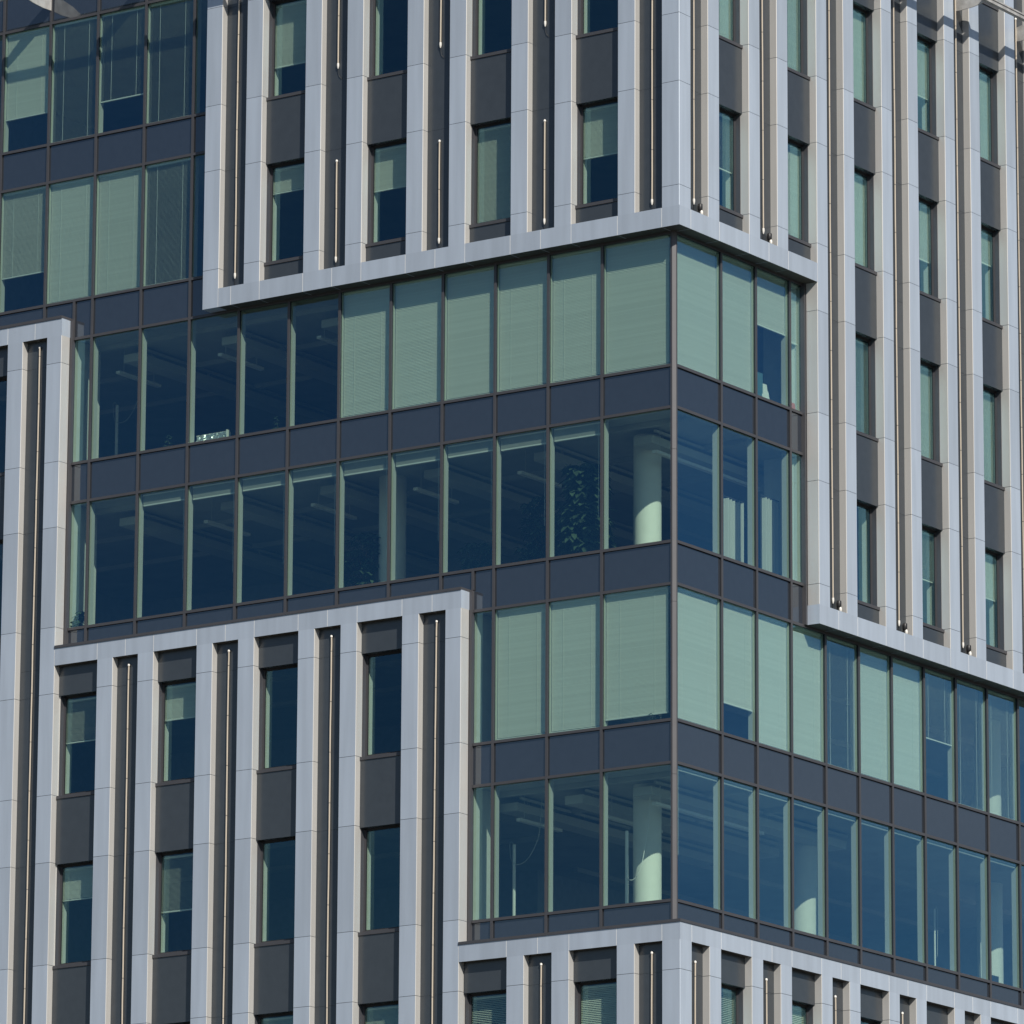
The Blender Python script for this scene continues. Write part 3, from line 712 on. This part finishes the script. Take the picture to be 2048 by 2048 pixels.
# papers on the right-hand sill
e = empty('paper_stack', P('R', 4.2, .55, ST-.035), 'white papers piled on the sill under the half lowered blind, right facade', 'papers')
for k, (s, h, wd, rz) in enumerate(((4.00,.40,.09,.05), (4.12,.47,.16,-.1), (4.24,.36,.17,.12), (4.34,.29,.14,.3), (4.42,.21,.16,.5))):
    mb = MB(); x = .53+.02*k
    mb.quadbar([P('R', s-wd/2, x, ST-.035), P('R', s+wd/2, x+rz*.1, ST-.035), P('R', s+wd/2-.02, x+.05+rz*.1, ST-.035+h), P('R', s-wd/2-.01, x+.05, ST-.035+h)],
               [P('R', s-wd/2, x+.006, ST-.035), P('R', s+wd/2, x+.006+rz*.1, ST-.035), P('R', s+wd/2-.02, x+.056+rz*.1, ST-.035+h), P('R', s-wd/2-.01, x+.056, ST-.035+h)])
    mb.build('sheet', ['paper'], e)
mb = MB(); mb.box('R', 3.45, 3.98, .56, .568, ST-.035, ST+.62); tag(mb.build('glass_sheet', ['screen'], None), 'upright bluish glass sheet beside the white papers on the right-hand sill', 'glass sheet')
mb = MB(); mb.quadbar([P('R', 4.86, .47, ST-.035), P('R', 5.12, .47, ST-.035), P('R', 5.10, .49, ST+.22), P('R', 4.87, .49, ST+.22)], [P('R', 4.86, .52, ST-.035), P('R', 5.12, .52, ST-.035), P('R', 5.10, .52, ST+.22), P('R', 4.87, .52, ST+.22)])
tag(mb.build('card_box', ['red'], None), 'small coral red box on the sill of the narrow end pane, right facade', 'box')
# curtains
def curtain(face, s0, s1, d, z0, z1, folds, label, amp=.05):
    e = empty('curtain', P(face, (s0+s1)/2, d, z0), label, 'curtain', 'white curtains behind the right facade')
    mb = MB(); n = folds*8; lo = []; hi = []; lo2 = []; hi2 = []
    for i in range(n+1):
        u = i/n; s = s0+(s1-s0)*u; dd = d+amp*math.sin(u*folds*2*math.pi)*(1+.4*math.sin(u*9))
        zz = z1-.03*abs(math.sin(u*folds*math.pi))
        lo.append(mb.bm.verts.new(P(face, s+.01*math.sin(u*31), dd, z0))); hi.append(mb.bm.verts.new(P(face, s, dd, zz)))
        lo2.append(mb.bm.verts.new(P(face, s+.01*math.sin(u*31), dd+.006, z0))); hi2.append(mb.bm.verts.new(P(face, s, dd+.006, zz)))
    for a, b in ((lo, hi), (lo2, hi2)):
        for i in range(n): mb._face([a[i], a[i+1], b[i+1], b[i]], 0).smooth = True
    mb.build('fabric', ['fabric'], e, recalc=False)
    mb = MB(); mb.box(face, s0-.05, s1+.05, d-.012, d+.012, z1+.0, z1+.02); mb.build('curtain_rod', ['frame'], e)
curtain('R', 3.25, 3.95, 1.05, -H*2+.05, -5.2, 5, 'white curtain sunlit at its foot, second pane right of corner, second corner storey')
curtain('R', 4.55, 5.35, .95, -H*2+.05, -4.95, 7, 'bright pleated white curtain, third pane right of corner, second corner storey')
curtain('R', 4.78, 5.15, .52, ST-.02, -1.7, 3, 'narrow white curtain in the end pane beside the pier, top corner storey', .02)
curtain('R', 4.78, 5.15, .56, ST-H-.02, TT-.06, 3, 'tall narrow white curtain in the end pane beside the pier, second corner storey', .02)
# window seat rail in the third pane right of corner
e = empty('clothes_rail', P('R', 4.6, .75, -H*2), 'low dark rail in front of the bright pleated curtain, second corner storey', 'rail')
mb = MB(); mb.tube([P('R', 3.7, .75, ST-H+.06), P('R', 5.0, .75, ST-H+.10)], .014, 8); mb.build('bar', ['black'], e)
for s in (3.75, 4.95):
    mb = MB(); mb.tube([P('R', s, .75, -H*2), P('R', s, .75, ST-H+.08)], .014, 8); mb.build('leg', ['black'], e)
# round white table in the second storey, left end
c = P('L', 14.45, 1.0, ST-H-.10)
e = empty('round_table', Vector((c.x, c.y, ZG-H*2)), 'round white table near the left end, second corner storey', 'table')
mb = MB(); mb.tube([c, c+Vector((0,0,.03))], .32, 28); mb.build('tabletop', ['paper'], e)
mb = MB(); mb.tube([Vector((c.x,c.y,ZG-H*2)), Vector((c.x,c.y,ZG-H*2+.02)), Vector((c.x,c.y,ZG-H*2+.03)), c], [.2,.2,.03,.03], 14); mb.build('leg', ['black'], e)
# small white boxes on the bottom right storey sill
for s, nm in ((8.55, 'left'), (9.0, 'right')):
    mb = MB(); mb.box('R', s, s+.30, .50, .58, ST-3*H-.035, ST-3*H+.035)
    mb.box('R', s+.04, s+.22, .51, .57, ST-3*H+.0351, ST-3*H+.06)
    tag(mb.build('paper_box', ['paper'], None), f'flat white box on the bottom storey sill, right facade, {nm} one of two', 'box')
# task lamp head at the far right of the bottom storey
e = empty('monitor', P('R', 13.35, .75, ST-3*H-.035), 'small dark monitor on the sill at the far right, bottom corner storey', 'monitor')
mb = MB(); mb.box('R', 13.2, 13.55, .73, .76, ST-3*H+.06, ST-3*H+.28); mb.build('screen', ['black'], e)
mb = MB(); mb.box('R', 13.34, 13.41, .72, .78, ST-3*H-.035, ST-3*H+.06); mb.box('R', 13.27, 13.48, .68, .82, ST-3*H-.035, ST-3*H-.02); mb.build('stand', ['black'], e)
